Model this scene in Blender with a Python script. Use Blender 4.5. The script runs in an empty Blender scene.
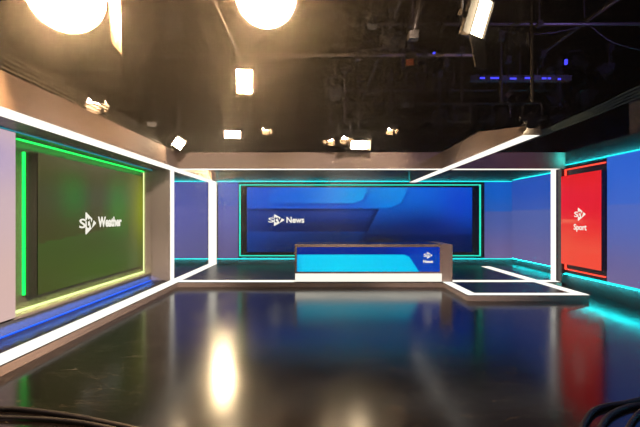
import bpy, bmesh, math, random
from mathutils import Vector, Matrix
random.seed(7)
S = bpy.context.scene
COL = S.collection
PI = math.pi
# ---- place geometry (metres). eye 1.7 m above the studio floor, looking along +Y
EYE, F, CX, CY = 1.7, 427.0, 317.0, 217.0
ZP = 0.125            # plinth top
ZB, ZT = 2.87, 3.27   # header beam underside / top
D, YB = 10.36, 14.4   # stage front edge / news wall
XL, XR, XW = -3.37, 3.03, 6.04

def P(px, py, Y):
    return Vector(((px-CX)*Y/F, Y, EYE-(py-CY)*Y/F))
def lin(c, k=1.0):
    r = []
    for v in c[:3]:
        v = v/255.0
        r.append((v/12.92 if v <= .04045 else ((v+.055)/1.055)**2.4)*k)
    return r

# ---------------------------------------------------------------- materials
def mat(name, col, rough=.5, metal=0., emis=None, es=0., spec=.5, coat=0.):
    m = bpy.data.materials.new(name); m.use_nodes = True
    b = m.node_tree.nodes['Principled BSDF']
    b.inputs['Base Color'].default_value = (*lin(col), 1)
    b.inputs['Roughness'].default_value = rough
    b.inputs['Metallic'].default_value = metal
    b.inputs['Specular IOR Level'].default_value = spec
    b.inputs['Coat Weight'].default_value = coat
    if emis:
        b.inputs['Emission Color'].default_value = (*lin(emis), 1)
        b.inputs['Emission Strength'].default_value = es
    return m
def noisy(m, scale=6., amt=.25, bump=0., stretch=(1,1,1), rough_amt=0.):
    """wear variation in the surface itself"""
    nt = m.node_tree; b = nt.nodes['Principled BSDF']
    tc = nt.nodes.new('ShaderNodeTexCoord'); mp = nt.nodes.new('ShaderNodeMapping')
    mp.inputs['Scale'].default_value = stretch
    n = nt.nodes.new('ShaderNodeTexNoise'); n.inputs['Scale'].default_value = scale
    n.inputs['Detail'].default_value = 5
    nt.links.new(tc.outputs['Object'], mp.inputs[0]); nt.links.new(mp.outputs[0], n.inputs['Vector'])
    c = list(b.inputs['Base Color'].default_value)
    mx = nt.nodes.new('ShaderNodeMix'); mx.data_type = 'RGBA'
    mx.inputs[6].default_value = (*[v*(1-amt) for v in c[:3]], 1)
    mx.inputs[7].default_value = (*[min(1, v*(1+amt)) for v in c[:3]], 1)
    nt.links.new(n.outputs['Fac'], mx.inputs[0]); nt.links.new(mx.outputs[2], b.inputs['Base Color'])
    if rough_amt:
        r = b.inputs['Roughness'].default_value
        mr = nt.nodes.new('ShaderNodeMapRange')
        mr.inputs[3].default_value = max(0, r-rough_amt); mr.inputs[4].default_value = r+rough_amt
        nt.links.new(n.outputs['Fac'], mr.inputs[0]); nt.links.new(mr.outputs[0], b.inputs['Roughness'])
    if bump:
        bp = nt.nodes.new('ShaderNodeBump'); bp.inputs['Strength'].default_value = bump
        bp.inputs['Distance'].default_value = .01
        nt.links.new(n.outputs['Fac'], bp.inputs['Height']); nt.links.new(bp.outputs[0], b.inputs['Normal'])
    return m
def glow(name, col, k):
    m = bpy.data.materials.new(name); m.use_nodes = True
    nt = m.node_tree; nt.nodes.remove(nt.nodes['Principled BSDF'])
    e = nt.nodes.new('ShaderNodeEmission'); e.inputs[0].default_value = (*lin(col), 1); e.inputs[1].default_value = k
    nt.links.new(e.outputs[0], nt.nodes['Material Output'].inputs[0])
    return m
def screen_mat(name, k=1.0, rough=.25, spec=.15):
    m = mat(name, (4,4,5), rough, spec=spec)
    nt = m.node_tree; b = nt.nodes['Principled BSDF']
    a = nt.nodes.new('ShaderNodeAttribute'); a.attribute_name = 'picture'
    nt.links.new(a.outputs['Color'], b.inputs['Emission Color']); b.inputs['Emission Strength'].default_value = k
    return m

def floor_mat():
    m = mat('black_gloss_floor', (15,12,12), .2, spec=.27)
    nt = m.node_tree; b = nt.nodes['Principled BSDF']
    tc = nt.nodes.new('ShaderNodeTexCoord')
    n = nt.nodes.new('ShaderNodeTexNoise'); n.inputs['Scale'].default_value = .9; n.inputs['Detail'].default_value = 8
    n.inputs['Roughness'].default_value = .65
    nt.links.new(tc.outputs['Object'], n.inputs['Vector'])
    mr = nt.nodes.new('ShaderNodeMapRange'); mr.inputs[1].default_value = .3; mr.inputs[2].default_value = .7
    mr.inputs[3].default_value = .14; mr.inputs[4].default_value = .22
    nt.links.new(n.outputs['Fac'], mr.inputs[0]); nt.links.new(mr.outputs[0], b.inputs['Roughness'])
    # scuffs: thin curved scratches that lighten the paint a little
    hs = []
    for sc, rot, dist in ((1.1,.6,1.5),(1.7,2.1,2.2)):
        mp = nt.nodes.new('ShaderNodeMapping'); mp.inputs['Rotation'].default_value = (0,0,rot)
        mp.inputs['Scale'].default_value = (sc*.35, sc*2.2, 1)
        v = nt.nodes.new('ShaderNodeTexNoise'); v.inputs['Scale'].default_value = 3.5; v.inputs['Detail'].default_value = 3
        v.inputs['Distortion'].default_value = dist
        nt.links.new(tc.outputs['Object'], mp.inputs[0]); nt.links.new(mp.outputs[0], v.inputs['Vector'])
        # narrow band of the noise = a line
        s = nt.nodes.new('ShaderNodeMath'); s.operation = 'SUBTRACT'; s.inputs[1].default_value = .645
        nt.links.new(v.outputs['Fac'], s.inputs[0])
        ab = nt.nodes.new('ShaderNodeMath'); ab.operation = 'ABSOLUTE'; nt.links.new(s.outputs[0], ab.inputs[0])
        lt = nt.nodes.new('ShaderNodeMath'); lt.operation = 'LESS_THAN'; lt.inputs[1].default_value = .0028
        nt.links.new(ab.outputs[0], lt.inputs[0]); hs.append(lt)
    mxm = nt.nodes.new('ShaderNodeMath'); mxm.operation = 'MAXIMUM'
    nt.links.new(hs[0].outputs[0], mxm.inputs[0]); nt.links.new(hs[1].outputs[0], mxm.inputs[1])
    mx = nt.nodes.new('ShaderNodeMix'); mx.data_type = 'RGBA'
    mx.inputs[6].default_value = (*lin((15,12,12)),1); mx.inputs[7].default_value = (*lin((100,92,84)),1)
    nt.links.new(mxm.outputs[0], mx.inputs[0]); nt.links.new(mx.outputs[2], b.inputs['Base Color'])
    w = nt.nodes.new('ShaderNodeTexNoise'); w.inputs['Scale'].default_value = 14; w.inputs['Detail'].default_value = 4
    nt.links.new(tc.outputs['Object'], w.inputs['Vector'])
    bp = nt.nodes.new('ShaderNodeBump'); bp.inputs['Strength'].default_value = .05; bp.inputs['Distance'].default_value = .01
    nt.links.new(w.outputs['Fac'], bp.inputs['Height']); nt.links.new(bp.outputs[0], b.inputs['Normal'])
    return m

M = {}
M['floor'] = floor_mat()
M['studio'] = noisy(mat('studio_black', (11,9,9), 1., spec=0), 2., .3)
M['ceiling'] = noisy(mat('ceiling_deck', (14,11,10), 1., spec=0), 1.2, .35, .2, (1,6,1))
M['beam'] = noisy(mat('header_laminate', (168,146,132), .6, spec=.05), 1.5, .05)
M['plinth'] = noisy(mat('plinth_laminate', (160,138,126), .42), 1.5, .06)
M['stage'] = noisy(mat('stage_gloss_charcoal', (26,23,23), .36, spec=.22), 3., .15, rough_amt=.04)
M['tanwall'] = noisy(mat('return_wall_taupe', (150,134,124), .5), 1.2, .05)
M['soffit'] = noisy(mat('soffit_grey', (92,90,92), .5), 2., .06)
M['darkwall'] = noisy(mat('wall_charcoal', (52,52,54), .4), 2., .12)
M['olive'] = noisy(mat('recess_lining_taupe', (100,94,72), .5), 2., .06)
M['redframe'] = noisy(mat('recess_lining_dark', (42,28,28), .45), 2., .06)
M['bezel'] = mat('screen_casing_black', (14,14,15), .3)
M['casing_olive'] = mat('screen_casing_lit', (58,56,46), .4)  # lighter copy of the black casing; light on its side put into colour
M['white'] = glow('led_diffuser_white', (255,250,238), 1.25)
M['white_soft'] = glow('led_diffuser_desk', (255,248,232), 1.12)
M['teal'] = glow('led_strip_teal', (22,215,215), 2.2)
M['teal_side'] = glow('led_strip_teal_strong', (18,205,210), 2.6)
M['teal_down'] = glow('led_tape_teal', (10,200,205), 45.0)
M['teal_frame'] = glow('led_strip_sea_green', (40,235,200), 1.1)
M['green'] = glow('led_strip_green', (16,235,80), 2.6)
M['lime'] = glow('led_strip_lime', (215,235,150), 1.8)
M['blue'] = glow('led_strip_blue', (22,80,235), 2.5)
M['strip_glow'] = glow('led_strip_cyan_dim', (20,130,150), 1.0)
M['red'] = glow('led_strip_red', (255,70,50), 2.0)
M['desk'] = noisy(mat('desk_taupe', (158,134,122), .4), 2., .05)
M['desktop'] = mat('desk_top_dark', (40,36,36), .15)
M['metal'] = noisy(mat('fixture_black_metal', (22,20,20), .42, metal=.3), 8., .2)
M['steel'] = noisy(mat('grid_steel', (70,62,58), .4, metal=.6), 8., .2)
M['palesteel'] = noisy(mat('grid_pale_steel', (150,134,122), .4, metal=.4), 8., .2)
M['darksteel'] = noisy(mat('grid_dark_steel', (34,29,27), .45, metal=.4), 8., .2)
M['door'] = noisy(mat('barn_door_metal', (100,88,76), .4, metal=.1), 8., .1)
M['glass'] = mat('lens_glass', (26,26,30), .1, spec=.6)
M['amber'] = mat('amber_gel', (150,72,26), .4)
M['wire'] = mat('wire_teal_light_tint', (110,140,136), .5)  # teal light falling on the wires put into their colour
M['cable'] = noisy(mat('cable_rubber', (12,10,10), .6), 30., .3)
M['hotlamp'] = glow('lamp_face_tungsten', (255,204,146), 290.0)
M['hotpanel'] = glow('panel_face_warm', (255,224,180), 80.0)
M['floorhit'] = glow('panel_face_back', (255,222,172), 800.0)
M['warmpanel'] = glow('panel_face_warm_dim', (255,226,184), 16.0)
M['downlamp'] = glow('lamp_face_warm', (255,222,176), 220.0)
M['ledblue'] = glow('highlight_and_indicator_blue', (70,70,255), 1.3)
M['ledred'] = glow('indicator_red', (255,40,30), 1.2)
M['logo'] = glow('screen_white', (250,246,232), 1.0)
M['pict'] = screen_mat('screen_picture')
M['panel'] = screen_mat('glow_painted_panel', 1.0, .35, .25)  # emissive colours carry light painted onto the wall panels
M['screen_green_mark'] = glow('screen_dark_green', (72,78,45), 1.0)
M['screen_blue_mark'] = glow('screen_dark_blue', (12,34,96), 1.0)
M['screen_red_mark'] = glow('screen_dark_red', (222,52,50), 1.0)
M['screen_desk_mark'] = glow('screen_desk_blue', (30,70,170), 1.0)

# ---------------------------------------------------------------- mesh helpers
def link(name, bm, m, parent=None, smooth=False, **props):
    me = bpy.data.meshes.new(name)
    bmesh.ops.recalc_face_normals(bm, faces=bm.faces)
    bm.to_mesh(me); bm.free()
    if smooth:
        for p in me.polygons: p.use_smooth = True
    me.materials.append(m)
    o = bpy.data.objects.new(name, me); COL.objects.link(o)
    if parent: o.parent = parent
    for k, v in props.items(): o[k] = v
    return o
def thing(name, label, cat, loc=(0,0,0), group=None, rot=None):
    o = bpy.data.objects.new(name, None); COL.objects.link(o)
    o.location = loc; o['label'] = label; o['category'] = cat
    o.empty_display_size = .1
    if rot: o.rotation_euler = rot
    if group: o['group'] = group
    return o
def tag(o, label, cat, group=None):
    o['label'] = label; o['category'] = cat
    if group: o['group'] = group
    return o
def bxm(bm, a, b, bevel=0.):
    a = Vector(a); b = Vector(b)
    c = (a+b)/2; s = b-a
    r = bmesh.ops.create_cube(bm, size=1, matrix=Matrix.Translation(c) @ Matrix.Diagonal((abs(s.x), abs(s.y), abs(s.z), 1)))
    if bevel:
        es = {e for v in r['verts'] for e in v.link_edges}
        bmesh.ops.bevel(bm, geom=list(es), offset=bevel, segments=2, affect='EDGES', profile=.5)
def box(name, a, b, m, parent=None, bevel=0., **props):
    bm = bmesh.new(); bxm(bm, a, b, bevel); return link(name, bm, m, parent, **props)
def boxes(name, lst, m, parent=None, **props):
    bm = bmesh.new()
    for a, b in lst: bxm(bm, a, b)
    return link(name, bm, m, parent, **props)
def prism(bm, pts, O, U, V, N, t):
    """extrude a 2-D outline in plane O+uU+vV by t along N"""
    O, U, V, N = map(Vector, (O, U, V, N))
    f = [bm.verts.new(O+U*u+V*v+N*t) for u, v in pts]
    k = [bm.verts.new(O+U*u+V*v) for u, v in pts]
    bm.faces.new(f); bm.faces.new(k[::-1])
    n = len(pts)
    for i in range(n): bm.faces.new((f[i], k[i], k[(i+1)%n], f[(i+1)%n]))
def cyl(bm, p, q, r, r2=None, seg=12):
    p = Vector(p); q = Vector(q); d = q-p
    mt = Matrix.Translation((p+q)/2) @ d.to_track_quat('Z','Y').to_matrix().to_4x4()
    bmesh.ops.create_cone(bm, cap_ends=True, segments=seg, radius1=r, radius2=r if r2 is None else r2, depth=d.length, matrix=mt)
def tube(bm, pts, r, seg=8):
    pts = [Vector(p) for p in pts]
    rings = []
    for i, p in enumerate(pts):
        d = (pts[min(i+1, len(pts)-1)]-pts[max(i-1, 0)]).normalized()
        q = d.to_track_quat('Z','Y')
        rings.append([bm.verts.new(p+q @ Vector((math.cos(a)*r, math.sin(a)*r, 0))) for a in [2*PI*k/seg for k in range(seg)]])
    for a, b in zip(rings, rings[1:]):
        for k in range(seg): bm.faces.new((a[k], a[(k+1)%seg], b[(k+1)%seg], b[k]))
    bm.faces.new(rings[0][::-1]); bm.faces.new(rings[-1])
def smooth_path(pts, n=8):
    pts = [Vector(p) for p in pts]; out = []
    for i in range(len(pts)-1):
        p0, p1, p2, p3 = pts[max(i-1,0)], pts[i], pts[i+1], pts[min(i+2, len(pts)-1)]
        for k in range(n):
            t = k/n
            out.append(.5*((2*p1)+(p2-p0)*t+(2*p0-5*p1+4*p2-p3)*t*t+(3*p1-p0-3*p2+p3)*t**3))
    return out+[pts[-1]]
def picture(name, O, U, V, w, h, nu, nv, fn, m, parent=None, N=None, t=.012, **props):
    """a glowing display or painted panel face: slab w x h whose front carries the colours fn(u,v in 0..1) returns (sRGB 0-255)"""
    O, U, V, N = Vector(O), Vector(U), Vector(V), Vector(N)
    me = bpy.data.meshes.new(name); bm = bmesh.new()
    lay = bm.verts.layers.float_color.new('picture')
    g = []
    for j in range(nv+1):
        row = []
        for i in range(nu+1):
            vt = bm.verts.new(O+U*(w*i/nu)+V*(h*j/nv)+N*t)
            vt[lay] = (*lin(fn(i/nu, j/nv)), 1); row.append(vt)
        g.append(row)
    for j in range(nv):
        for i in range(nu): bm.faces.new((g[j][i], g[j][i+1], g[j+1][i+1], g[j+1][i]))
    bm.normal_update()
    if bm.faces[:][0].normal.dot(N) < 0: bmesh.ops.reverse_faces(bm, faces=bm.faces[:])
    bk = [bm.verts.new(O+U*(w*a)+V*(h*b)) for a, b in ((0,0),(1,0),(1,1),(0,1))]
    for v in bk: v[lay] = (0,0,0,1)
    bm.faces.new(bk)
    bm.to_mesh(me); bm.free(); me.materials.append(m)
    o = bpy.data.objects.new(name, me); COL.objects.link(o)
    if parent: o.parent = parent
    for k, v in props.items(): o[k] = v
    return o
def text_into(bm, s, u0, v0, u1, v1, O, U, V, N, off, bold=.012, thick=.004):
    """lettering fitted in the rectangle u0..u1, v0..v1 (metres) of a plane"""
    O, U, V, N = map(Vector, (O, U, V, N))
    cu = bpy.data.curves.new('lettering', 'FONT'); cu.body = s; cu.size = 1; cu.offset = bold; cu.resolution_u = 3
    cu.extrude = .5
    ob = bpy.data.objects.new('lettering', cu); COL.objects.link(ob)
    bpy.context.view_layer.update()
    me = bpy.data.meshes.new_from_object(ob)
    xs = [v.co.x for v in me.vertices]; ys = [v.co.y for v in me.vertices]
    x0, x1, y0, y1 = min(xs), max(xs), min(ys), max(ys)
    for v in me.vertices:
        u = u0+(v.co.x-x0)/(x1-x0)*(u1-u0); w = v0+(v.co.y-y0)/(y1-y0)*(v1-v0)
        v.co = O+U*u+V*w+N*(off+(v.co.z+.5)*thick)
    bm.from_mesh(me)
    bpy.data.objects.remove(ob); bpy.data.curves.remove(cu); bpy.data.meshes.remove(me)
def logo(parent, O, U, V, N, u, v, H, W, dark, sl=.53, bh=.2):
    """the channel mark: a rounded arrow triangle with a small 's' before it and 'tv' cut dark inside; u,v = middle of the triangle's left edge"""
    bm = bmesh.new()
    r = H*.05; pts = []
    cor = [(u, v-H/2), (u+W, v), (u, v+H/2)]
    for i, c in enumerate(cor):                        # rounded corners
        a = Vector(cor[i-1])-Vector(c); b = Vector(cor[(i+1)%3])-Vector(c); a.normalize(); b.normalize()
        c = Vector(c); k = r*1.6
        for t in (0,.25,.5,.75,1):
            p = (c+a*k)*(1-t)**2+c*2*t*(1-t)+(c+b*k)*t*t; pts.append((p.x, p.y))
    prism(bm, pts, Vector(O)+Vector(N)*.003, U, V, N, .004)
    text_into(bm, 's', u-W*sl, v-H*bh, u-W*.0, v+H*bh, O, U, V, N, .003, .0)
    o = link('logo', bm, M['logo'], parent, label='white arrow shaped channel logo')
    bm = bmesh.new()
    text_into(bm, 't', u+W*.03, v-H*bh, u+W*.30, v+H*(bh+.06), O, U, V, N, .0085, .02)
    text_into(bm, 'v', u+W*.29, v-H*bh, u+W*.74, v+H*bh, O, U, V, N, .0085, .02)
    link('logo_lettering', bm, dark, o, label='dark letters inside the arrow')
def words(parent, s, O, U, V, N, u0, v0, u1, v1, bold=.02):
    bm = bmesh.new(); text_into(bm, s, u0, v0, u1, v1, O, U, V, N, .003, bold)
    link('lettering', bm, M['logo'], parent, label='white lettering on the screen')

def mixc(a, b, t):
    t = max(0., min(1., t)); return [a[i]*(1-t)+b[i]*t for i in range(3)]
def sm(a, b, x):
    t = max(0., min(1., (x-a)/(b-a))); return t*t*(3-2*t)
def blob(x, y, cx, cy, rx, ry): return math.exp(-(((x-cx)/rx)**2+((y-cy)/ry)**2))

# ---------------------------------------------------------------- studio shell
SX, SYB, SYF, SZ = 9.5, 20.0, -5.0, 6.6
box('floor', (-SX-.2, SYF-.2, -.2), (SX+.2, SYB+.2, 0), M['floor'], kind='structure')
bm = bmesh.new()
bxm(bm, (-SX-.2, SYF-.2, SZ), (SX+.2, SYB+.2, SZ+.2))
y = SYF+.6
while y < SYB:                                          # ribs of the roof deck
    bxm(bm, (-SX, y, SZ-.16), (SX, y+.14, SZ+.01)); y += .9
link('ceiling', bm, M['ceiling'], kind='structure')
box('wall_back', (-SX-.2, SYB, 0), (SX+.2, SYB+.2, SZ), M['studio'], kind='structure')
box('wall_left', (-SX-.2, SYF, 0), (-SX, SYB, SZ), M['studio'], kind='structure')
box('wall_right', (SX, SYF, 0), (SX+.2, SYB, SZ), M['studio'], kind='structure')
box('wall_front', (-SX-.2, SYF-.2, 0), (SX+.2, SYF, SZ), M['studio'], kind='structure')

# ---------------------------------------------------------------- stage platforms
SW = .27
t = thing('stage_platform', 'low dark gloss stage under the news desk edged with a white light line', 'stage', (1.6, 12.4, 0))
def local(par, o):
    """keep world coordinates of a child given in world space"""
    o.location = o.location - par.location
    return o
def part(par, o):
    if par.rotation_euler[:] == (0,0,0): o.location = -par.location
    o.parent = par
    return o
part(t, box('riser', (XL, D, 0), (6.6, YB-.002, ZP-.02), M['plinth']))
part(t, box('deck', (XL, D+.001, ZP-.02), (6.6, YB-.002, ZP), M['stage']))
part(t, box('light_strip', (XL, D-.004, ZP-.004), (-.545, D+.27, ZP+.006), M['white']))
part(t, box('light_strip', (3.295, D+.0, ZP-.002), (5.9, D+.27, ZP+.006), M['white']))
part(t, box('light_strip', (5.23, D+.27, ZP-.002), (5.50, 13.6, ZP+.006), M['white']))
t = thing('side_platform', 'long low platform along the weather wall with a white lit inner edge', 'stage', (-4, 6, 0))
part(t, box('riser', (-5.3, -1, 0), (XL-.001, YB, ZP-.02), M['plinth']))
part(t, box('deck', (-5.3, -1, ZP-.02), (XL-.001, YB, ZP), M['stage']))
part(t, box('light_strip', (XL-SW, -1, ZP-.004), (XL+.002, YB-.01, ZP+.006), M['white']))
t = thing('platform_extension', 'raised rectangular step in front of the stage outlined by white light strips', 'stage', (4.3, 9.5, 0))
XE0, XE1, YE = 3.05, 5.50, 8.63
part(t, box('riser', (XE0, YE, 0), (XE1, D-.006, ZP-.02), M['plinth']))
part(t, box('deck', (XE0, YE, ZP-.02), (XE1, D-.006, ZP), M['stage']))
part(t, box('light_strip', (XE0-.002, YE+.2, ZP-.004), (XE0+.2, D-.006, ZP+.006), M['white'], label='strip along the side facing the desk'))
part(t, box('light_strip', (XE0-.002, YE-.004, ZP-.004), (XE1+.002, YE+.2, ZP+.006), M['white'], label='strip along the front edge'))
part(t, box('light_strip', (XE1-.24, YE+.2, ZP-.004), (XE1+.002, D-.006, ZP+.006), M['white'], label='strip along the side facing the red screen'))

# ---------------------------------------------------------------- header beams
t = thing('header_beam', 'long taupe header over the weather wall with a white lit lower edge', 'beam', (-3.5, 6, ZB), 'header beams')
part(t, box('casing', (XL-.3, -1, ZB), (XL, YB, ZT), M['beam']))
part(t, box('light_strip', (XL-SW-.02, -1, ZB-.003), (XL+.001, YB-.01, ZB+.01), M['white']))
t = thing('header_beam', 'taupe header spanning above the news desk between the two side beams', 'beam', (0, D, ZB), 'header beams')
part(t, box('casing', (XL, D, ZB), (XR, D+.28, ZT), M['beam']))
part(t, box('light_strip', (XL, D-.001, ZB-.003), (XR, D+.24, ZB+.001), M['white']))
t = thing('header_beam', 'dim purple taupe header running from the long beam to the red screen', 'beam', (4.6, D, ZB), 'header beams')
part(t, box('casing', (XR+.3, D, ZB), (XW, D+.28, ZT), M['beam']))
part(t, box('light_strip', (XR+.3, D-.001, ZB-.003), (5.9, D+.24, ZB+.001), M['white']))
t = thing('header_beam', 'taupe beam jutting out over the floor with a wide white lit underside', 'beam', (3.15, 10, ZB), 'header beams')
def slant(name, x0, x1, z0, prof, m):
    """side outline prof = [(Y, Z top)] extruded across, following the beam's slight outward angle"""
    bm = bmesh.new(); L_ = []; R_ = []
    out = [(y, z0) for y, z in prof]+[(y, z) for y, z in prof[::-1]]
    for y, z in out:
        o_ = (y-D)*.02
        L_.append(bm.verts.new((x0+o_, y, z))); R_.append(bm.verts.new((x1+o_, y, z)))
    bm.faces.new(L_); bm.faces.new(R_[::-1]); n = len(out)
    for i in range(n): bm.faces.new((L_[i], R_[i], R_[(i+1)%n], L_[(i+1)%n]))
    return link(name, bm, m)
part(t, slant('casing', XR, XR+.26, ZB, [(6.11, 3.0), (7.9, ZT), (YB-.02, ZT)], M['beam']))
part(t, slant('end_shade_plate', XR-.001, XR+.262, ZB, [(6.098, 2.99), (6.109, 2.995)], M['metal']))  # dark plate added so the beam's end stays in shade
part(t, slant('light_strip', XR-.005, XR+.235, ZB-.004, [(6.10, ZB-.0005), (YB-.03, ZB-.0005)], M['white']))

# light posts
o = tag(box('light_post', (XL-SW+.005, YB-.1, ZP+.008), (XL-.0, YB-.07, ZB-.006), M['white']), 'wide glowing white post standing against the news wall', 'light post', 'light posts')
o = tag(box('light_post', (-3.65, 10.62, ZP+.008), (-3.56, 10.645, ZB-.006), M['white']), 'thin glowing white post at the end of the taupe return wall', 'light post', 'light posts')
o = tag(box('light_post', (5.785, 10.55, ZP+.008), (5.905, 10.57, ZB-.006), M['white']), 'glowing white post beside the red screen', 'light post', 'light posts')

# ---------------------------------------------------------------- news wall
t = thing('news_wall', 'charcoal back wall of the set carrying teal light lines', 'wall', (1, YB, 0))
part(t, box('backing', (-6.4, YB, 0), (6.8, YB+.15, ZT), M['darkwall']))
for x0, x1 in ((-6.2, XL-SW-.02), (XL, XR+.02), (XR+.02, 6.6)):
    part(t, box('light_strip', (x0, YB-.03, 2.885), (x1, YB-.005, 2.905), M['teal']))
    part(t, box('light_strip', (x0, YB-.03, .280), (x1, YB-.005, .302), M['teal']))
for x in (XL+.02,):
    part(t, box('light_strip', (x, YB-.03, 2.905), (x+.02, YB-.005, 3.25), M['strip_glow'], label='lit corner edge painted as a glowing strip'))  # corner edge lit by the teal line, painted as a glowing strip
    part(t, box('light_strip', (x, YB-.03, ZP+.01), (x+.02, YB-.005, .28), M['strip_glow'], label='lit corner edge painted as a glowing strip'))
part(t, box('light_strip', (XR+.06, YB-.03, 2.905), (XR+.075, YB-.005, 3.25), M['strip_glow'], label='lit corner edge painted as a glowing strip'))  # same painted teal light where the jutting beam meets the wall
t = thing('side_wall', 'charcoal side wall between the news wall and the lit post', 'wall', (6.7, 12.5, 0))
part(t, box('backing', (6.61, D+.3, 0), (6.75, YB-.001, ZT), M['darkwall']))
part(t, box('light_strip', (6.58, D+.3, 2.93), (6.605, YB-.03, 2.95), M['teal_side']))
part(t, box('lip', (6.54, D+.3, .322), (6.61, YB-.03, .327), M['darkwall']))
part(t, box('light_strip', (6.55, D+.3, .315), (6.595, YB-.04, .3215), M['teal_down'], label='teal strip under the lip'))

# blue panels, the light gradient on them painted as emission --------------------------------------------------------
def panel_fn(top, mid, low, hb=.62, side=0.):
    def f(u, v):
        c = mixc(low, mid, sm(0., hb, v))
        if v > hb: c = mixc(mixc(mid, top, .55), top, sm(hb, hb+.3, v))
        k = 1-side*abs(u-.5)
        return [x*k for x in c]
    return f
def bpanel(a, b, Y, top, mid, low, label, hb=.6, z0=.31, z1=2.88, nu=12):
    o = picture('glow_painted_panel', (a, Y, z0), (1,0,0), (0,0,1), b-a, z1-z0, nu, 40, panel_fn(top, mid, low, hb, .12), M['panel'], N=(0,-1,0), t=.03)
    tag(o, label, 'wall panel', 'blue wall panels with painted light')
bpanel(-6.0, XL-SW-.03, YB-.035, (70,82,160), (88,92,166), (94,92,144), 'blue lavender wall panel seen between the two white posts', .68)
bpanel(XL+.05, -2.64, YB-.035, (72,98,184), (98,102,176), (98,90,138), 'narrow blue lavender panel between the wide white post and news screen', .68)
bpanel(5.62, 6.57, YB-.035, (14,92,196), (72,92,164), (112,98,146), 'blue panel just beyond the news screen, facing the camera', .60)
o = picture('glow_painted_panel', (6.58, YB-.04, .33), (0,-1,0), (0,0,1), YB-.04-(D+.32), 2.92-.33, 20, 40, panel_fn((40,80,180), (80,96,164), (106,98,148), .60, .1), M['panel'], N=(-1,0,0), t=.03)
tag(o, 'blue panel on the side wall behind the tall white post', 'wall panel', 'blue wall panels with painted light')
o = picture('glow_painted_panel', (XW-.01, 8.86, .357), (0,-1,0), (0,0,1), 6.8, 2.94-.34, 30, 40, panel_fn((46,98,205), (78,104,188), (110,100,148), .60, .0), M['panel'], N=(-1,0,0), t=.015)
tag(o, 'large blue to lavender panel beside the red screen', 'wall panel', 'blue wall panels with painted light')

# news screen ---------------------------------------------------------------
def newsfn(u, v):
    x = 247+u*225; y = 252-v*64.5
    # right-hand wash: bright blue above, navy below
    c = mixc((0,16,66), (0,98,212), sm(250, 192, y))
    c = mixc(c, (0,60,196), .8*blob(x, y, 462, 203, 24, 26))
    c = mixc(c, (0,24,104), .6*blob(x, y, 425, 230, 32, 14)+.3*blob(x,y,470,247,30,14))
    c = mixc(c, (30,34,78), .5*blob(x, y, 388, 233, 36, 8))
    if y > 233: c = mixc(c, (0,12,52), .35*sm(233, 236, y))
    dl = 379-(y-209)*.50                              # slanted edge going down and left
    e2 = 408-(y-188)*.45-max(0, y-201)**2*.22         # end of the right tab
    if y < 209 and x < e2:                            # upper band with the two rounded tabs
        c = mixc((0,84,202), (0,124,222), sm(340, 395, x))
        if x > 366: c = mixc(c, (0,142,228), .5*sm(207, 190, y))
        r = 368-(y-188)*.42-max(0, y-198)**2*.34
        l = 273-(y-188)*.42+max(0, y-200)**2*.4
        if l < x < r and y < 203.6: c = mixc((0,98,214), (0,150,230), sm(285, 366, x))
        elif x >= r and x < r+5 and y < 206: c = mixc(c, (0,60,160), .6*(1-(x-r)/5))
        elif x > l and x < r+5 and 203.6 <= y < 206.5: c = mixc(c, (0,54,150), .6*(1-(y-203.6)/2.9))
        elif l-5 < x <= l and y < 205: c = mixc(c, (0,66,170), .5*(1-(l-x)/5))
        c = mixc(c, (0,60,160), .5*sm(206.5, 209, y))
    elif y < 209 and x < e2+4: c = mixc(c, (0,50,140), .5*(1-(x-e2)/4))
    elif y >= 209 and x < dl:
        if y < 231.5:
            c = mixc((0,46,128), (0,26,86), sm(212, 231, y))
            c = mixc(c, (6,18,62), .7*sm(213, 209, y))
            c = mixc(c, (0,66,160), .45*sm(300, 360, x)*sm(222, 209, y))
            c = mixc(c, (34,34,74), .7*blob(x, y, 338, 229, 36, 6))
        else:
            c = mixc((0,50,132), (0,30,84), sm(231, 251, y))
            c = mixc(c, (24,32,66), .6*blob(x, y, 335, 238, 44, 10))
        c = mixc(c, (0,72,176), .35*sm(285, 247, x))
        c = mixc(c, (0,16,58), .55*sm(dl-9, dl, x))
    c = mixc(c, (46,34,34), .75*blob(x, y, 382, 243, 18, 6))  # brownish reflection on the screen painted into its picture
    return c
NY = 14.22
a = P(247, 252, NY); b = P(472, 187.5, NY)
t = thing('video_screen', 'wide blue news video wall behind the desk with a teal lit frame', 'screen', (1.3, YB-.05, a.z), 'video screens')
part(t, box('casing', (a.x-.02, NY, a.z-.02), (b.x+.02, YB-.03, b.z+.02), M['bezel']))
fa = P(238.3, 257.3, YB); fb = P(481.5, 183.3, YB)
part(t, box('backing_frame', (fa.x, YB-.028, fa.z), (fb.x, YB-.001, fb.z), M['bezel']))
fw = .035
part(t, boxes('light_strip', [((fa.x+.04, YB-.06, fb.z-.04-fw), (fb.x-.04, YB-.029, fb.z-.04)), ((fa.x+.04, YB-.06, fa.z+.04), (fb.x-.04, YB-.029, fa.z+.04+fw)),
    ((fa.x+.04, YB-.06, fa.z+.04), (fa.x+.04+fw*1.3, YB-.029, fb.z-.04)), ((fb.x-.04-fw*1.3, YB-.06, fa.z+.04), (fb.x-.04, YB-.029, fb.z-.04))], M['teal_frame']))
pic = part(t, picture('display', (a.x, NY-.001, a.z), (1,0,0), (0,0,1), b.x-a.x, b.z-a.z, 330, 96, newsfn, M['pict'], N=(0,-1,0), t=.01))
O = (a.x, NY-.011, a.z); k = NY/F
NU = (1,0,0); NV = (0,0,1); NN = (0,-1,0)
q = lambda px, py: ((px-247)*k, (252-py)*k)
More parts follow.
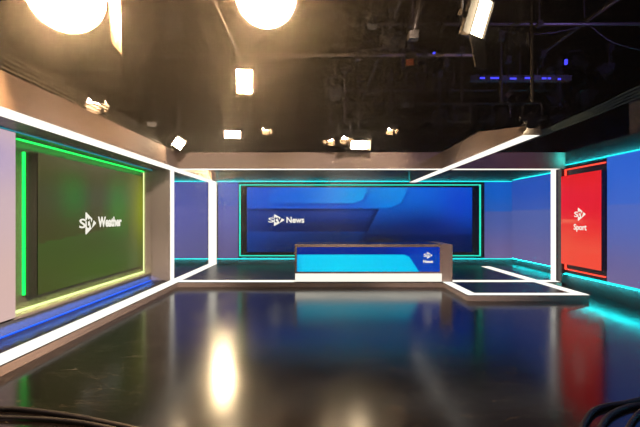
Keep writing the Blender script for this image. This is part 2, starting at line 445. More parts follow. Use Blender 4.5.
u, v = q(274, 220); logo(pic, O, NU, NV, NN, u, v, 12.4*k, 10.8*k, M['screen_blue_mark'])
u0, v0 = q(286.5, 223); u1, v1 = q(304.3, 216.8); words(pic, 'News', O, NU, NV, NN, u0, v0, u1, v1, .03)

# ---------------------------------------------------------------- news desk
t = thing('news_desk', 'low wide taupe news desk with a blue screen front and glowing base', 'desk', (1.3, 11, ZP))
dx0, dx1, dxp, DY = -.54, 3.03, 3.29, D+.002
dz = 1.035
sz0, sz1 = EYE-54.8/41.2, EYE-30/41.2
sx0, sx1 = (296.9-CX)/41.2, (439.8-CX)/41.2
bm = bmesh.new()
bxm(bm, (dx0, DY, sz1), (dx1, DY+.06, dz)); bxm(bm, (dx0, DY, .329), (dx1, DY+.06, sz0))
bxm(bm, (dx0, DY, sz0), (sx0, DY+.06, sz1)); bxm(bm, (sx1, DY, sz0), (dx1, DY+.06, sz1))
bxm(bm, (dx0, DY+.06, .329), (dx1, DY+.12, dz-.06))
bxm(bm, (dx0, DY+.12, ZP+.006), (dx0+.05, DY+1.2, dz-.06))
part(t, link('front_frame', bm, M['desk']))
part(t, box('side_pier', (dx1+.004, DY-.0, ZP+.008), (dxp, DY+1.2, dz), M['desk'], bevel=.004))
part(t, box('desk_top', (dx0, DY+.06, dz-.06), (dx1, DY+1.2, dz-.012), M['desktop']))
part(t, box('light_base', (dx0+.01, DY+.001, ZP+.008), (dx1, DY+.11, .328), M['white_soft']))
def deskfn(u, v):
    x = 297+u*143; y = 272-v*25
    e = 407.5+ (y-254)*.72
    if y > 254.5: 
        e = 409.5+(y-257)*.66 if y > 257 else 404+(y-254.5)*2.2
        if x < e:
            c = mixc((0,212,246), (0,196,244), abs(u-.3)*1.5)
            return mixc(c, (0,150,225), sm(303, 297, x)*.6+.35*sm(270,272,y))
        return (0,64,176)
    c = mixc((0,36,132), (0,44,160), sm(380, 410, x))
    return mixc(c, (0,62,184), blob(x, y, 425, 258, 14, 10))
pic = part(t, picture('display', (sx0, DY+.03, sz0), (1,0,0), (0,0,1), sx1-sx0, sz1-sz0, 280, 60, deskfn, M['pict'], N=(0,-1,0), t=.022))
k = 1/41.2; O = (sx0, DY+.008, sz0)
q = lambda px, py: ((px-296.9)*k, (271.8-py)*k)
u, v = q(427, 255.3); logo(pic, O, NU, NV, NN, u, v, 7.2*k, 5.6*k, M['screen_desk_mark'], .62, .21)
u0, v0 = q(423.2, 263); u1, v1 = q(433, 260); words(pic, 'News', O, NU, NV, NN, u0, v0, u1, v1, .04)

# ---------------------------------------------------------------- weather alcove
XA, XB = -4.10, -4.30
t = thing('alcove_wall', 'taupe wall with painted lavender light and a shallow recess around the weather screen', 'wall', (-4.4, 5, 0))
part(t, box('backing', (XB-.1, -1, ZP+.001), (XB, 10.58, ZB), M['olive']))
part(t, picture('painted_light_panel', (XA-.001, -1, .34), (0,1,0), (0,0,1), 6.78, ZB-.03-.34, 16, 24,  # pink and lavender light on the wall painted as emission
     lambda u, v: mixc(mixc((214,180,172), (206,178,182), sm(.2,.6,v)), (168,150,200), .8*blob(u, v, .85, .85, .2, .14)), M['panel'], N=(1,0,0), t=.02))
part(t, box('wall_block', (XB+.002, -1, .34), (XA-.002, 5.78, ZB), M['darkwall']))
part(t, box('recess_ledge', (XB+.002, 5.781, .30), (XA, 10.60, .335), M['tanwall']))
part(t, box('skirting', (XB, -1, ZP+.002), (XA-.02, 10.58, .30), M['soffit']))
part(t, box('light_strip', (XA-.015, -1, ZP+.004), (XA+.01, 10.57, ZP+.012), M['blue'], label='blue strip along the foot of the wall'))
part(t, box('light_strip', (XA+.005, -1, ZB-.022), (XA+.025, 10.57, ZB-.006), M['strip_glow'], label='dim cyan strip under the header'))
t = thing('soffit', 'grey soffit strip under the header over the weather screen', 'soffit', (-4, 5, ZB))
part(t, box('board', (XB-.1, -1, ZB+.001), (XL-.302, 10.6, ZB+.05), M['soffit']))
t = thing('return_wall', 'plain taupe wall facing the camera between weather screen and thin post', 'wall', (-4, 10.6, 0))
part(t, box('face_board', (-4.42, 10.601, ZP+.001), (-3.66, 10.75, ZB), M['tanwall']))
part(t, box('joint', (-4.105, 10.596, .335), (-4.095, 10.602, ZB), M['olive']))

# weather screen
def weafn(u, v):
    # u along the wall (near -> far), v up
    c = [66,66,28]
    c = mixc(c, (78,66,38), blob(u, v, .45, .75, .25, .5))
    c = mixc(c, (52,104,28), .9*blob(u, v, .25, .72, .13, .22))
    c = mixc(c, (62,120,32), .85*blob(u, v, .68, .66, .16, .3))
    c = mixc(c, (128,140,14), .95*blob(u, v, 1.0, .66, .18, .5))
    c = mixc(c, (66,98,30), .7*blob(u, v, .5, .1, .6, .22))
    c = mixc(c, (84,84,62), .6*blob(u, v, .3, 1.0, .5, .1))
    d = v-(.36+.14*u)
    if d < 0 and d > -.25 and u < .8: c = mixc(c, (58,112,36), .35*(1+d/.25))
    return c
XF = -4.08
wy0, wy1, wz0, wz1 = 6.24, 10.0, .56, 2.64
t = thing('video_screen', 'dark green weather screen on the side wall with green light lines', 'screen', (XB, 8.1, wz0), 'video screens')
part(t, box('casing', (XB+.05, wy0, wz0), (XF-.012, wy1, wz1), M['casing_olive']))
pic = part(t, picture('display', (XF-.012, wy0, wz0), (0,1,0), (0,0,1), wy1-wy0, wz1-wz0, 90, 60, weafn, M['pict'], N=(1,0,0), t=.012))
part(t, box('light_strip', (XB+.001, 6.1, 2.805), (XB+.03, 10.56, 2.828), M['green'], label='green strip over the screen'))
part(t, box('light_strip', (XB+.001, 5.86, .337), (XB+.04, 10.56, .366), M['lime'], label='lime strip below the screen'))
part(t, box('light_strip', (XB+.001, 10.56, .375), (XB+.022, 10.575, 2.805), M['lime'], label='lime upright strip'))
part(t, box('light_strip', (XB+.006, 6.215, wz0), (XB+.045, 6.232, wz1+.01), M['green'], label='green upright strip'))
WU, WV, WN = (0,1,0), (0,0,1), (1,0,0); O = (XF, wy0, wz0)
def wq(px, py):
    Y = F*(-XF)/(CX-px); return (Y-wy0, EYE-(py-CY)*Y/F-wz0)
u, v = wq(85.3, 223.4); u2, _ = wq(96, 223)
logo(pic, O, WU, WV, WN, u, v, 23.5*(u+wy0)/F, u2-u, M['screen_green_mark'])
u0, v0 = wq(97.8, 227.3); u1, v1 = wq(121.3, 217.6); v1 = wq(97.8, 216.6)[1]
words(pic, 'Weather', O, WU, WV, WN, u0, v0, u1, v1, .035)

# ---------------------------------------------------------------- sport wall
t = thing('sport_wall', 'charcoal wall with teal light lines that carries the red screen', 'wall', (6.2, 6, 0))
part(t, box('backing', (XW+.001, 2, 0), (XW+.12, D, 3.29), M['darkwall']))
part(t, box('end_board', (5.935, D-.0, 0), (XW, D+.27, ZB-.004), M['redframe']))
part(t, box('fascia', (XW-.012, 2, 2.97), (XW, D, 3.29), M['darkwall']))
part(t, box('light_strip', (XW-.03, 2, 2.948), (XW-.002, D-.01, 2.966), M['teal_side'], label='teal strip under the fascia'))
part(t, box('light_strip', (XW-.03, 2, .343), (XW-.002, D-.01, .355), M['teal_side'], label='teal strip over the skirting'))
part(t, box('lip', (XW-.07, 2, .337), (XW, D-.01, .342), M['darkwall']))
part(t, box('light_strip', (XW-.06, 2, .330), (XW-.015, D-.02, .3365), M['teal_down'], label='teal strip under the lip'))
part(t, box('recess_lining', (XW-.02, 8.865, .34), (XW, D-.01, 2.945), M['redframe']))
def sporfn(u, v):
    c = mixc((242,84,62), (230,26,32), sm(.1, .7, v))
    c = mixc(c, (240,120,86), .75*blob(u, v, .15, .49, .45, .03) if v < .5 else .75*blob(u,v,.15,.5,.45,.008))
    c = mixc(c, (236,96,66), .35*blob(u, v, .1, .35, .3, .18))
    c = mixc(c, (250,60,46), .3*sm(.17, .15, v))
    return c
XS = 5.86
sy0, sy1, szb, szt = 8.80, 10.25, .588, 2.67
t = thing('video_screen', 'tall red sport screen floating off the wall on a red lit frame', 'screen', (XW, 9.5, szb), 'video screens')
part(t, box('casing', (XS+.012, sy0, szb), (XW-.06, sy1, szt), M['bezel']))
part(t, box('mount', (XW-.06, sy0+.3, szb+.3), (XW-.02, sy1-.3, szt-.3), M['metal']))
pic = part(t, picture('display', (XS+.012, sy1, szb), (0,-1,0), (0,0,1), sy1-sy0, szt-szb, 50, 120, sporfn, M['pict'], N=(-1,0,0), t=.012))
part(t, box('light_strip', (XW-.05, 8.89, 2.825), (XW-.021, 10.33, 2.85), M['red'], label='red strip over the screen'))
part(t, box('light_strip', (XW-.05, 8.89, .435), (XW-.021, 10.33, .46), M['red'], label='red strip below the screen'))
part(t, box('light_strip', (XW-.05, 10.30, .46), (XW-.021, 10.33, 2.825), M['red'], label='red upright strip'))
RU, RV, RN = (0,-1,0), (0,0,1), (-1,0,0); O = (XS, sy1, szb)
def rq(px, py):
    Y = F*XS/(px-CX); return (sy1-Y, EYE-(py-CY)*Y/F-szb)
u, v = rq(578.2, 214.3); u2, _ = rq(586, 214)
logo(pic, O, RU, RV, RN, u, v, 13.6*(sy1-u)/F, u2-u, M['screen_red_mark'], .5)
u0, v0 = rq(574, 231.6); u1, v1 = rq(586.8, 224.2); words(pic, 'Sport', O, RU, RV, RN, u0, v0, u1, v1, .02)

# tall flat behind the sport wall
t = thing('scenery_flat', 'plain taupe scenery flat standing up behind the sport wall', 'flat', (6.35, 7, 0))
part(t, box('face_board', (6.25, 5, 0), (6.28, 8.55, 3.98), M['tanwall']))
part(t, boxes('batten', [((6.28, y, 0), (6.34, y+.06, 3.98)) for y in (5.0, 6.1, 7.3, 8.49)], M['darksteel']))

# ---------------------------------------------------------------- lighting grid
ZG = 5.0
def pipe(p, q, r, label, m='steel', up=True):
    bm = bmesh.new(); cyl(bm, p, q, r, seg=14)
    d = (Vector(q)-Vector(p)); n = max(2, int(d.length/2.2))
    for i in range(n if up else 0):                    # hangers up to the roof deck
        c = Vector(p)+d*((i+.5)/n)
        cyl(bm, c, (c.x, c.y, SZ-.165), .012, seg=6)
        bxm(bm, c-Vector((.045,.045,.05)), c+Vector((.045,.045,.05)))
    tag(link('grid_pipe', bm, M[m], smooth=False), label, 'pipe', 'lighting grid pipes')
zz = lambda py, Y: EYE+(CY-py)*Y/F
pipe((-9.3, 8.7, ZG), (3.2, 8.7, ZG), .034, 'pale steel grid pipe crossing behind the two biggest lamps', 'palesteel')
pipe((.5, 7.3, ZG), (9.3, 7.3, ZG), .03, 'purple tinted grid pipe crossing over the jutting beam')
for Y, lb in ((11.1, 'third grid pipe back, above the square tilted lamp panel'), (12.4, 'fourth grid pipe back over the stage'), (14.7, 'grid pipe right above the news wall'), (17.0, 'farthest grid pipe behind the news wall')):
    pipe((-9.3, Y, ZG), (9.3, Y, ZG), .028, lb, 'darksteel')
pipe((4.64, .5, ZG+.07), (4.64, 8.8, ZG+.075), .035, 'lengthways grid pipe over the sport side')
pipe((-4.62, .5, ZG+.07), (-4.62, 17, ZG+.07), .03, 'lengthways grid pipe over the weather side', 'darksteel')
pipe((-1.6, 3.0, ZG+.07), (-1.6, 17, ZG+.07), .028, 'lengthways grid pipe over the middle of the floor', 'darksteel')
pipe((1.3, 3.0, ZG+.07), (1.3, 17, ZG+.07), .028, 'lengthways grid pipe over the news desk', 'darksteel')

# ---------------------------------------------------------------- lamps
def lamp(kind, loc, aim, label, lit=None, w=.34, h=.34, drop=True, doors=(1,1,1,1), door_len=.26, spread=35, body='metal', name=None, group='studio lamps in the grid', gel=False, doorm='door', power=None, roll=0.):
    """studio lamp whose face looks along local -Y; aim is a world point"""
    loc = Vector(loc); d = (Vector(aim)-loc).normalized()
    rot = (-d).to_track_quat('Y', 'Z') @ __import__('mathutils').Quaternion((0,1,0), roll)
    t = thing(name or ('fresnel_lamp' if kind == 'fresnel' else 'panel_lamp'), label, 'lamp', loc, group)
    R = rot.to_matrix().to_4x4()
    def add(nm, bm, m, world=False, **pr):
        if not world: bmesh.ops.transform(bm, matrix=R, verts=bm.verts)
        return link(nm, bm, m, t, **pr)
    bm = bmesh.new()
    if kind == 'fresnel':
        r = w/2
        cyl(bm, (0,.0,0), (0,.16,0), r*1.08, seg=24)
        cyl(bm, (0,.16,0), (0,.34,0), r*1.08, r*.75, seg=24)
        bxm(bm, (-r*.7,.1,-r*1.25), (r*.7,.3,-r*.8))
        for i in range(4): bxm(bm, (-r*.6, .17+i*.045, r*.7), (r*.6, .185+i*.045, r*1.15))
    else:
        bxm(bm, (-w/2-.02, .0, -h/2-.02), (w/2+.02, .07, h/2+.02), .008)
        for i in range(7):
            x = -w/2+w*(i+.5)/7; bxm(bm, (x-.008, .07, -h/2), (x+.008, .12, h/2))
        bxm(bm, (-w*.2, .12, -h*.22), (w*.2, .17, h*.22))
    if kind == 'fresnel':                              # hood ring round the lens
        ro, ri = w/2*1.08, w/2*.98; n = 24; rg = []
        for k in range(n):
            c_, s_ = math.cos(2*PI*k/n), math.sin(2*PI*k/n)
            rg.append([bm.verts.new(q) for q in ((c_*ro,0,s_*ro), (c_*ro,-.025,s_*ro), (c_*ri,-.025,s_*ri), (c_*ri,0,s_*ri))])
        for k in range(n):
            a_, b_ = rg[k], rg[(k+1)%n]
            for e in range(4): bm.faces.new((a_[e], a_[(e+1)%4], b_[(e+1)%4], b_[e]))
    else:
        for sg in (-1, 1):
            bxm(bm, (sg*w/2, -.03, -h/2-.02), (sg*(w/2+.02), .01, h/2+.02))
            bxm(bm, (-w/2, -.03, sg*h/2), (w/2, .01, sg*(h/2+.02)))
    hs = add('housing', bm, M[body])
    bm = bmesh.new()
    if kind == 'fresnel': cyl(bm, (0,-.002,0), (0,.0,0), w/2*.96, seg=24)
    else: bxm(bm, (-w/2, -.002, -h/2), (w/2, 0, h/2))
    add('lens', bm, M[lit] if lit else M['glass'])
    if gel:
        bm = bmesh.new(); bxm(bm, (-w/2*.8, -.03, -h/2*.8), (w/2*.8, -.022, h/2*.8)); add('gel', bm, M['amber'])
    # barn doors
    s = math.radians(spread); L = door_len; hw, hh = w/2+.015, h/2+.015
    for i, on in enumerate(doors):
        if not on: continue
        bm = bmesh.new()
        o1, o2 = math.sin(s)*L, -.03-math.cos(s)*L
        if i < 2:
            sg = 1 if i == 0 else -1
            quad = [(-hw,-.032,sg*hh), (hw,-.032,sg*hh), (hw*.75,o2,sg*(hh+o1)), (-hw*.75,o2,sg*(hh+o1))]
        else:
            sg = 1 if i == 2 else -1
            quad = [(sg*hw,-.032,-hh), (sg*hw,-.032,hh), (sg*(hw+o1),o2,hh*1.15), (sg*(hw+o1),o2,-hh*1.15)]
        vs = [bm.verts.new(q) for q in quad]; f = bm.faces.new(vs)
        r_ = bmesh.ops.extrude_face_region(bm, geom=[f])
        nrm = f.normal if f.normal.length else Vector((0,1,0)); bm.normal_update()
        ev = [g for g in r_['geom'] if isinstance(g, bmesh.types.BMVert)]
        bmesh.ops.translate(bm, verts=ev, vec=f.normal*.006)
        add('barn_door', bm, M[doorm])
    # yoke, world-upright
    if drop:
        bm = bmesh.new()
        W = w/2+.07; H = max(w,h)/2+.16
        sd = R.to_3x3() @ Vector((1,0,0)); sd.z = 0; sd.normalize()
        c = R.to_3x3() @ Vector((0,.08,0))
        for sg in (-1, 1):
            tube(bm, [c+sd*sg*W, c+sd*sg*W+Vector((0,0,H*.8)), c+sd*sg*W*.8+Vector((0,0,H))], .014, 6)
            cyl(bm, c+sd*sg*(W+.03), c+sd*sg*(W-.07), .03, seg=10)
        tube(bm, [c+sd*W*.8+Vector((0,0,H)), c-sd*W*.8+Vector((0,0,H))], .014, 6)
        add('yoke', bm, M['darksteel'], True)
        bm = bmesh.new(); top = ZG-.03-loc.z
        if top > H:
            cyl(bm, c+Vector((0,0,H)), (c.x, c.y, top), .016, seg=8)
            cyl(bm, c+Vector((0,0,H)), (c.x, c.y, H+(top-H)*.5), .026, seg=8)
            bxm(bm, (c.x-.05, c.y-.05, top-.1), (c.x+.05, c.y+.05, top+.03))
            add('drop_rod', bm, M['darksteel'], True)
    if power:
        ld = bpy.data.lights.new('beam_light', 'SPOT'); ld.energy = power; ld.spot_size = math.radians(75); ld.spot_blend = .8
        ld.color = (1,.82,.6); ld.shadow_soft_size = .12
        lo = bpy.data.objects.new('beam_light', ld); COL.objects.link(lo); lo.parent = t
        lo.location = d*.06; lo.rotation_euler = d.to_track_quat('-Z','Y').to_euler()
    return t
CAM = (0, 0, 1.5)
# lit ones
lamp('fresnel', P(66, -6, 4.5), (-1.0, .2, 1.5), 'huge glaring round lamp above the weather screen end', 'hotlamp', .8, .8, doors=(0,0,1,0), door_len=.4, spread=20)
lamp('fresnel', P(266, -4, 4.5), (-.5, 0, 1.4), 'huge glaring round lamp over the middle of the floor', 'hotlamp', .66, .66, doors=(0,0,0,0))
lamp('panel', P(244.5, 81, 8.3), (-.5, 0, 1.2), 'bright upright lamp panel hanging below the glaring middle lamp', 'hotlamp', .30, .42, doors=(0,1,0,0), door_len=.07, spread=10)
lamp('panel', P(232.5, 134.5, 10.0), (-.3, 0, 1.4), 'small bright oblong lamp panel just over the front header', 'hotpanel', .36, .17, doors=(0,0,0,0))
lamp('panel', P(178.5, 143.5, 9.6), (-1.0, 2.0, 0), 'small bright lamp panel tilted over the corner of the headers', 'hotpanel', .22, .2, doors=(1,0,0,0), door_len=.08, roll=.6)
lamp('panel', P(359, 145, 9.9), (.8, 0, 1.5), 'bright oblong lamp panel resting low over the front header, with clutter beside', 'hotpanel', .36, .19, doors=(0,0,1,0), door_len=.12)
lamp('panel', (-3.02, 13.75, 3.42), (-.2, 1, .0), 'lamp panel tucked behind the front header near the wide post', 'floorhit', .32, .26, doors=(0,0,1,1), door_len=.2, spread=6)
# big lamp near the camera over the jutting beam
lamp('panel', P(480, 18, 4.2), (3.9, 1.0, 2.2), 'turned lamp with a bright face and big dark flap above the jutting beam', 'warmpanel', .22, .34, doors=(0,1,0,1), door_len=.32, spread=62, doorm='metal')
# unlit ones with visible doors
lamp('panel', P(95, 100, 7.6), (-2.9, 6.4, 0), 'downturned lamp with glowing open flaps just above the long header', 'downlamp', .24, .18, doors=(1,1,1,1), door_len=.16, spread=22)
lamp('fresnel', P(74, 74, 8.2), (-4.5, 9.5, 1), 'dark round lamp hanging over the long header', None, .24, .24, door_len=.12)
lamp('fresnel', P(152, 118, 9.4), (-4.5, 12, 1), 'small dark round lamp beside the tilted bright panel', None, .2, .2, door_len=.1)
lamp('panel', P(531, 124, 5.95), (3.2, 7.5, .5), 'small lamp with a pale lit flap on the tip of the jutting beam', 'downlamp', .12, .12, doors=(0,0,1,0), door_len=.09)
lab = [(266,128,'downturned lamp with lit flaps low over the header, between two bright panels'), (330,139,'downturned round lamp second from the bright oblong panel low over the header'),
       (345,137,'downturned lamp with a pale ring of flaps touching the bright oblong panel'), (391,128,'small lamp alone over the header past the bright oblong panel'),
       (290,104,'unlit lamp above the pale flapped lamp, halfway up'), (312,100,'unlit lamp with amber gel halfway up the middle'),
       (405,100,'unlit lamp above the middle of the news screen'), (440,122,'unlit lamp just left of where the long beam starts'),
       (462,118,'unlit lamp hanging above the back of the jutting beam'), (500,118,'dark lamp over the middle of the jutting beam'),
       (560,118,'dark lamp above the corner of the sport wall'), (585,96,'dark lamp over the sport wall beneath the teal tinted cables')]
for i, (px, py, lb) in enumerate(lab):
    Y = (9.8, 9.7, 9.35, 9.8, 9.0, 9.2, 9.0, 9.6, 8.2, 7.6, 9.4, 9.0)[i]
    tgt = [(-.8,2,.5), (.6,1,.5), (.2,1,1), (1.2,2,.6), (-2,12,0), (1,1,1), (2,13,0), (1.6,2,.6), (1,1,1), (0,3,0), (3,4,.5), (2,2,1)][i]
    if i < 4: tgt = (P(px,py,Y).x+(.3,-.3,.5,.2)[i], Y-1.0, 0)
    lamp('fresnel' if i % 2 else 'panel', P(px, py, Y), tgt, lb, 'downlamp' if i < 4 else None, .16, .14, door_len=.09, spread=30+5*(i%3), gel=False, doorm='door' if i in (0,1,2,3) else 'metal')
up = [(148,62),(190,70),(212,52),(335,92),(376,52),(394,40),(410,62),(432,30),(446,84),(505,92),(540,82),(575,62),(606,70),(128,84),(172,28),(335,30),(372,18),(520,40),(556,98),(425,86)]
nm = ['over the long header','above the tilted bright panel','beside the glaring middle lamp','over the centre of the stage','next to the cable loops','behind the cable loops','with a lit amber edge in the centre','beside the upright bright rod',
      'above the start of the jutting beam','over the jutting beam','under the purple pipe','under the crossing pipes','far over the sport wall','below the thin bright flap','between the two glaring lamps','beyond the middle glaring lamp','near the top of the bright rod','under the big open flap','below the purple pipe above the beam tip','over the news screen']
for i, (px, py) in enumerate(up):
    Y = random.uniform(7.6, 9.6) if py > 45 else random.uniform(6.0, 7.2)
    lamp('fresnel' if i % 3 else 'panel', P(px, py, Y), (random.uniform(-3,3), random.choice((0, 13)), 0), 'dark unlit lamp in the grid '+nm[i], None, random.uniform(.13,.2), .15, door_len=.09, gel=(i == 6), doorm='metal', drop=True)

# bright telescopic rod
bm = bmesh.new(); a = P(423, -10, 5.5); b = P(413, 36, 5.5)
cyl(bm, a, b+(a-b)*.5, .05); cyl(bm, b+(a-b)*.5, b, .035); bxm(bm, b-Vector((.06,.06,.05)), b+Vector((.06,.06,.05)))
tag(link('telescopic_rod', bm, M['steel']), 'slanting bright steel telescopic rod near the top of the picture', 'rod')
# clamp bar at the end of the pale pipe
bm = bmesh.new(); a = P(358, 56, 8.5); b = P(388, 53, 8.5)
for dz_ in (0, .1): cyl(bm, a+Vector((0,0,dz_)), b+Vector((0,0,dz_)), .03)
bxm(bm, a-Vector((.05,.06,.08)), a+Vector((.05,.06,.2)))
tag(link('clamp_bar', bm, M['steel']), 'short double steel bar clamped at the end of the pale pipe', 'clamp bar')

# cables ------------------------------------------------------------------
def cable(pts, r, label, cat='cable', m='cable', group=None, n=8, name='cable'):
    bm = bmesh.new(); tube(bm, smooth_path(pts, n), r, 8)
    return tag(link(name, bm, M[m], smooth=True), label, cat, group)
def fl(px, py, z=0.02):
    Y = F*(EYE-z)/(py-CY); p = P(px, py, Y); p.z = z; return p
cable([fl(-12,408), fl(4,408.5), fl(22,409), fl(62,414), fl(100,421), fl(160,436), fl(230,470)], .02, 'thick black cable on the floor, the farther of two by the weather side')
cable([fl(-14,417), fl(0,417.5), fl(24,418), fl(60,420), fl(96,425), fl(150,440), fl(220,480)], .018, 'black cable on the floor, nearer of two by the weather side')
cable([fl(576,450), fl(583,426), fl(592,412), fl(606,406), fl(626,403), fl(660,396), fl(720,392)], .024, 'thick black cable curling in the floor corner under the red reflection')
cable([fl(592,460), fl(600,430), fl(608,417), fl(622,409), fl(640,405), fl(690,402)], .024, 'second black cable curling inside the first in the floor corner')
cable([fl(610,470), fl(640,412), fl(690,406)], .02, 'third black cable at the very edge of the floor corner')
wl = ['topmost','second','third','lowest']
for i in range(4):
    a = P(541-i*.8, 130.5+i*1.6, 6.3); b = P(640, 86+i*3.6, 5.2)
    d = (b-a); cable([a-Vector((0,-.6,.02)), a+d*.5-Vector((0,0,.02)), b, b+d*.8], .008, wl[i]+' of four thin wires tinted with teal light rising from the jutting beam', 'wire', 'wire', 'teal lit wires', name='wire')
for i in range(4):
    z = ZT+.05+.07*i; x = XL-.04-.03*i
    bm = bmesh.new(); cyl(bm, (x, .5, z), (x, D-.3, z), .012, seg=6)
    for yy in (2, 4, 6, 8, 10): bxm(bm, (x-.015, yy-.02, ZT if i == 0 else z-.06), (x+.015, yy+.02, z+.01))
    tag(link('wire', bm, M['darksteel']), wl[::-1][i]+' of four dark wires running along the long header', 'wire', 'wires along the long header')
cable([P(372,62,8.5), P(384,72,8.5), P(388,86,8.5), P(378,92,8.5), P(366,94,8.5)], .012, 'looping cable hanging below the clamp bar', m='darksteel')
cable([P(388,58,8.5), P(391,72,8.5), P(386,84,8.6), P(374,90,8.6)], .01, 'second looping cable beside the first under the clamp bar', m='darksteel')
cable([P(490,28,7.3), P(520,34,7.3), P(550,33,7.3), P(580,27,7.3)], .01, 'slack cable sagging under the purple pipe', m='darksteel')
cable([P(590,26,7.3), P(612,42,7.3), P(640,50,7.3)], .01, 'slack cable drooping from the crossing pipes', m='darksteel')

# dark bar; blue light on it painted as glowing blocks
t = thing('blue_lit_rail', 'black rail with blue highlights painted as glowing marks above the jutting beam', 'rail', P(520, 78, 8.0))
bm = bmesh.new(); a = P(470, 76, 8.0)-t.location; b = P(570, 81, 8.0)-t.location
bxm(bm, (a.x, -.05, b.z), (b.x, .08, a.z)); cyl(bm, (0,.02,a.z), (0,.02,ZG-t.location.z), .015); link('rail', bm, M['metal'], t)
for x0, x1, y0 in ((480,485,78),(490.5,499,78),(510,516.5,78.5),(525,533,78),(542,546.5,78.3),(548,551,78.3),(558,561,79)):
    p = P(x0, y0+.8, 7.94)-t.location; q_ = P(x1, y0-.9, 7.94)-t.location
    bm = bmesh.new(); bxm(bm, (p.x, -.06, p.z), (q_.x, -.051, q_.z)); link('indicator', bm, M['ledblue'], t)  # glowing blocks stand in for blue highlights on the rail
for px, py, mm, lb in ((434,53,'ledblue','tiny blue lamp glowing beside the looping cables'),(372+15,38,'ledred','tiny red lamp glowing left of the bright rod'),(394,33,'ledblue','tiny violet lamp near the bright rod'),(566,62,'ledblue','blue oblong light hanging below the crossing pipes')):
    p = P(px, py, 7.2); bm = bmesh.new(); s = .02
    bxm(bm, p-Vector((s,.02,s*(.7 if px != 566 else 2.2))), p+Vector((s,.02,s*(.7 if px != 566 else 2.2))), .006)
    o = link('indicator_lamp', bm, M[mm]); tag(o, lb, 'indicator light', 'small indicator lights')

# ---------------------------------------------------------------- lights (unseen studio front rig, plus an added grid fill)
def area(name, loc, aim, size, e, col=(1,.84,.68), sy=None):
    l = bpy.data.lights.new(name, 'AREA'); l.energy = e; l.size = size; l.color = col
    if sy: l.shape = 'RECTANGLE'; l.size_y = sy
    o = bpy.data.objects.new(name, l); COL.objects.link(o); o.location = loc
    o.rotation_euler = (Vector(aim)-Vector(loc)).to_track_quat('-Z','Y').to_euler()
    return o
def spot(name, loc, aim, e, deg, col, soft=.15):
    l = bpy.data.lights.new(name, 'SPOT'); l.energy = e; l.spot_size = math.radians(deg); l.spot_blend = .7; l.color = col; l.shadow_soft_size = soft
    o = bpy.data.objects.new(name, l); COL.objects.link(o); o.location = loc
    o.rotation_euler = (Vector(aim)-Vector(loc)).to_track_quat('-Z','Y').to_euler()
spot('key_spotlight', (-.8, 3.0, 4.7), (-2.9, 10.5, 2.35), 1500, 34, (1,.84,.68), .25)
spot('key_spotlight', (.6, 3.0, 4.7), (.7, 10.5, 2.45), 1500, 31, (1,.84,.68), .25)
spot('side_spotlight', (2.2, 3.2, 4.6), (-3.6, 7.6, 1.9), 260, 50, (1,.84,.70), .25)
spot('low_spotlight', (.6, 2.2, 4.6), (-3.4, 7.0, .0), 2600, 46, (1,.84,.70), .25)
spot('desk_spotlight', (-1.0, 3.2, 4.6), (3.0, 9.8, 1.0), 2300, 30, (1,.84,.70), .25)
spot('grid_fill_light', (1.0, .5, 3.2), (-.8, 9, 5.2), 420, 84, (1,.74,.5), .2)  # added fill without a fixture, brightens the dark grid clutter
spot('violet_spotlight', (5.0, 5.6, 4.3), (4.4, 7.3, 5.1), 130, 110, (.35,.25,1))
w = bpy.data.worlds.new('studio_dark'); S.world = w; w.use_nodes = True
w.node_tree.nodes['Background'].inputs[0].default_value = (.02,.016,.014,1)
w.node_tree.nodes['Background'].inputs[1].default_value = .3

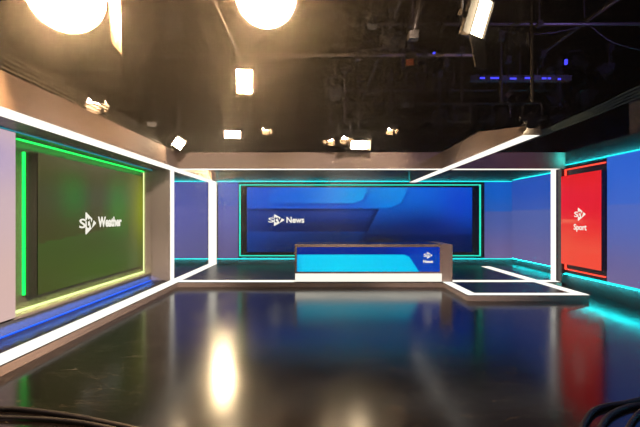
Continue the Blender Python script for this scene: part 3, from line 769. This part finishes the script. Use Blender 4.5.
def strip_glow(name, loc, direction, length, width, e, along, col=(.03,.8,.85)):  # unseen area light added to widen the glow of a strip
    l = bpy.data.lights.new(name, 'AREA'); l.shape = 'RECTANGLE'; l.size = length; l.size_y = width; l.energy = e; l.color = col
    o = bpy.data.objects.new(name, l); COL.objects.link(o)
    z = -Vector(direction).normalized(); x = Vector(along).normalized(); y_ = z.cross(x)
    o.matrix_world = Matrix.Translation(loc) @ Matrix((x, y_, z)).transposed().to_4x4()
strip_glow('added_strip_fill', (XW-.09, 6.2, 2.97), (1, 0, .8), 8.2, .02, 24, (0,1,0))
strip_glow('added_strip_fill', (XW-.09, 6.2, .32), (1, 0, -1.2), 8.2, .02, 24, (0,1,0))
strip_glow('added_strip_fill', (XW-.1, D-.15, 3.1), (-.6, 1, 0), .3, .02, 1.0, (0,0,1))
strip_glow('added_strip_fill', (6.52, 12.5, 2.96), (1, 0, .8), 3.6, .02, 9, (0,1,0))
strip_glow('added_strip_fill', (6.52, 12.5, .31), (1, 0, -1.2), 3.6, .02, 12, (0,1,0))
strip_glow('added_strip_fill', (1.6, YB-.09, 2.93), (0, 1, .8), 9.8, .02, 20, (1,0,0))
strip_glow('added_strip_fill', (1.6, YB-.09, .30), (0, 1, -1.2), 9.8, .02, 28, (1,0,0))
strip_glow('added_strip_fill', (-4.9, YB-.09, .30), (0, 1, -1.2), 2.4, .02, 10, (1,0,0))
strip_glow('added_strip_fill', (-4.9, YB-.09, 2.93), (0, 1, .8), 2.4, .02, 6, (1,0,0))
strip_glow('added_strip_fill', (XA+.06, 5, .24), (-.3, 0, -1), 11, .02, 40, (0,1,0), (.03,.2,1))
strip_glow('added_strip_fill', (XB+.07, 8.2, 2.74), (-1, 0, .5), 4.4, .02, 2.5, (0,1,0), (.02,.9,.1))
strip_glow('added_strip_fill', (XB+.10, 6.1, 1.6), (-1, -.3, 0), 2.1, .02, 1.2, (0,0,1), (.02,.9,.1))
strip_glow('added_strip_fill', (XB+.12, 8.2, .42), (-.4, 0, -1), 4.6, .02, 6, (0,1,0), (.75,.95,.3))
# added thin haze standing in for lens glare around the lamps
vs = w.node_tree.nodes.new('ShaderNodeVolumeScatter'); vs.inputs['Density'].default_value = .0030; vs.inputs['Anisotropy'].default_value = .9
w.node_tree.links.new(vs.outputs[0], w.node_tree.nodes['World Output'].inputs['Volume'])
# ---------------------------------------------------------------- camera
cd = bpy.data.cameras.new('camera'); cam = bpy.data.objects.new('camera', cd); COL.objects.link(cam)
cam.location = (0, 0, EYE); cam.rotation_euler = (PI/2, 0, 0)
cd.sensor_width = 36; cd.lens = 36*F/640
cd.shift_x = (320-CX)/640; cd.shift_y = -(213.5-CY)/640
S.camera = cam
S.cycles.denoising_input_passes = 'RGB'
S.view_settings.view_transform = 'Standard'; S.view_settings.look = 'None'
S.view_settings.exposure = 0; S.view_settings.gamma = 1; S.view_settings.use_curve_mapping = False
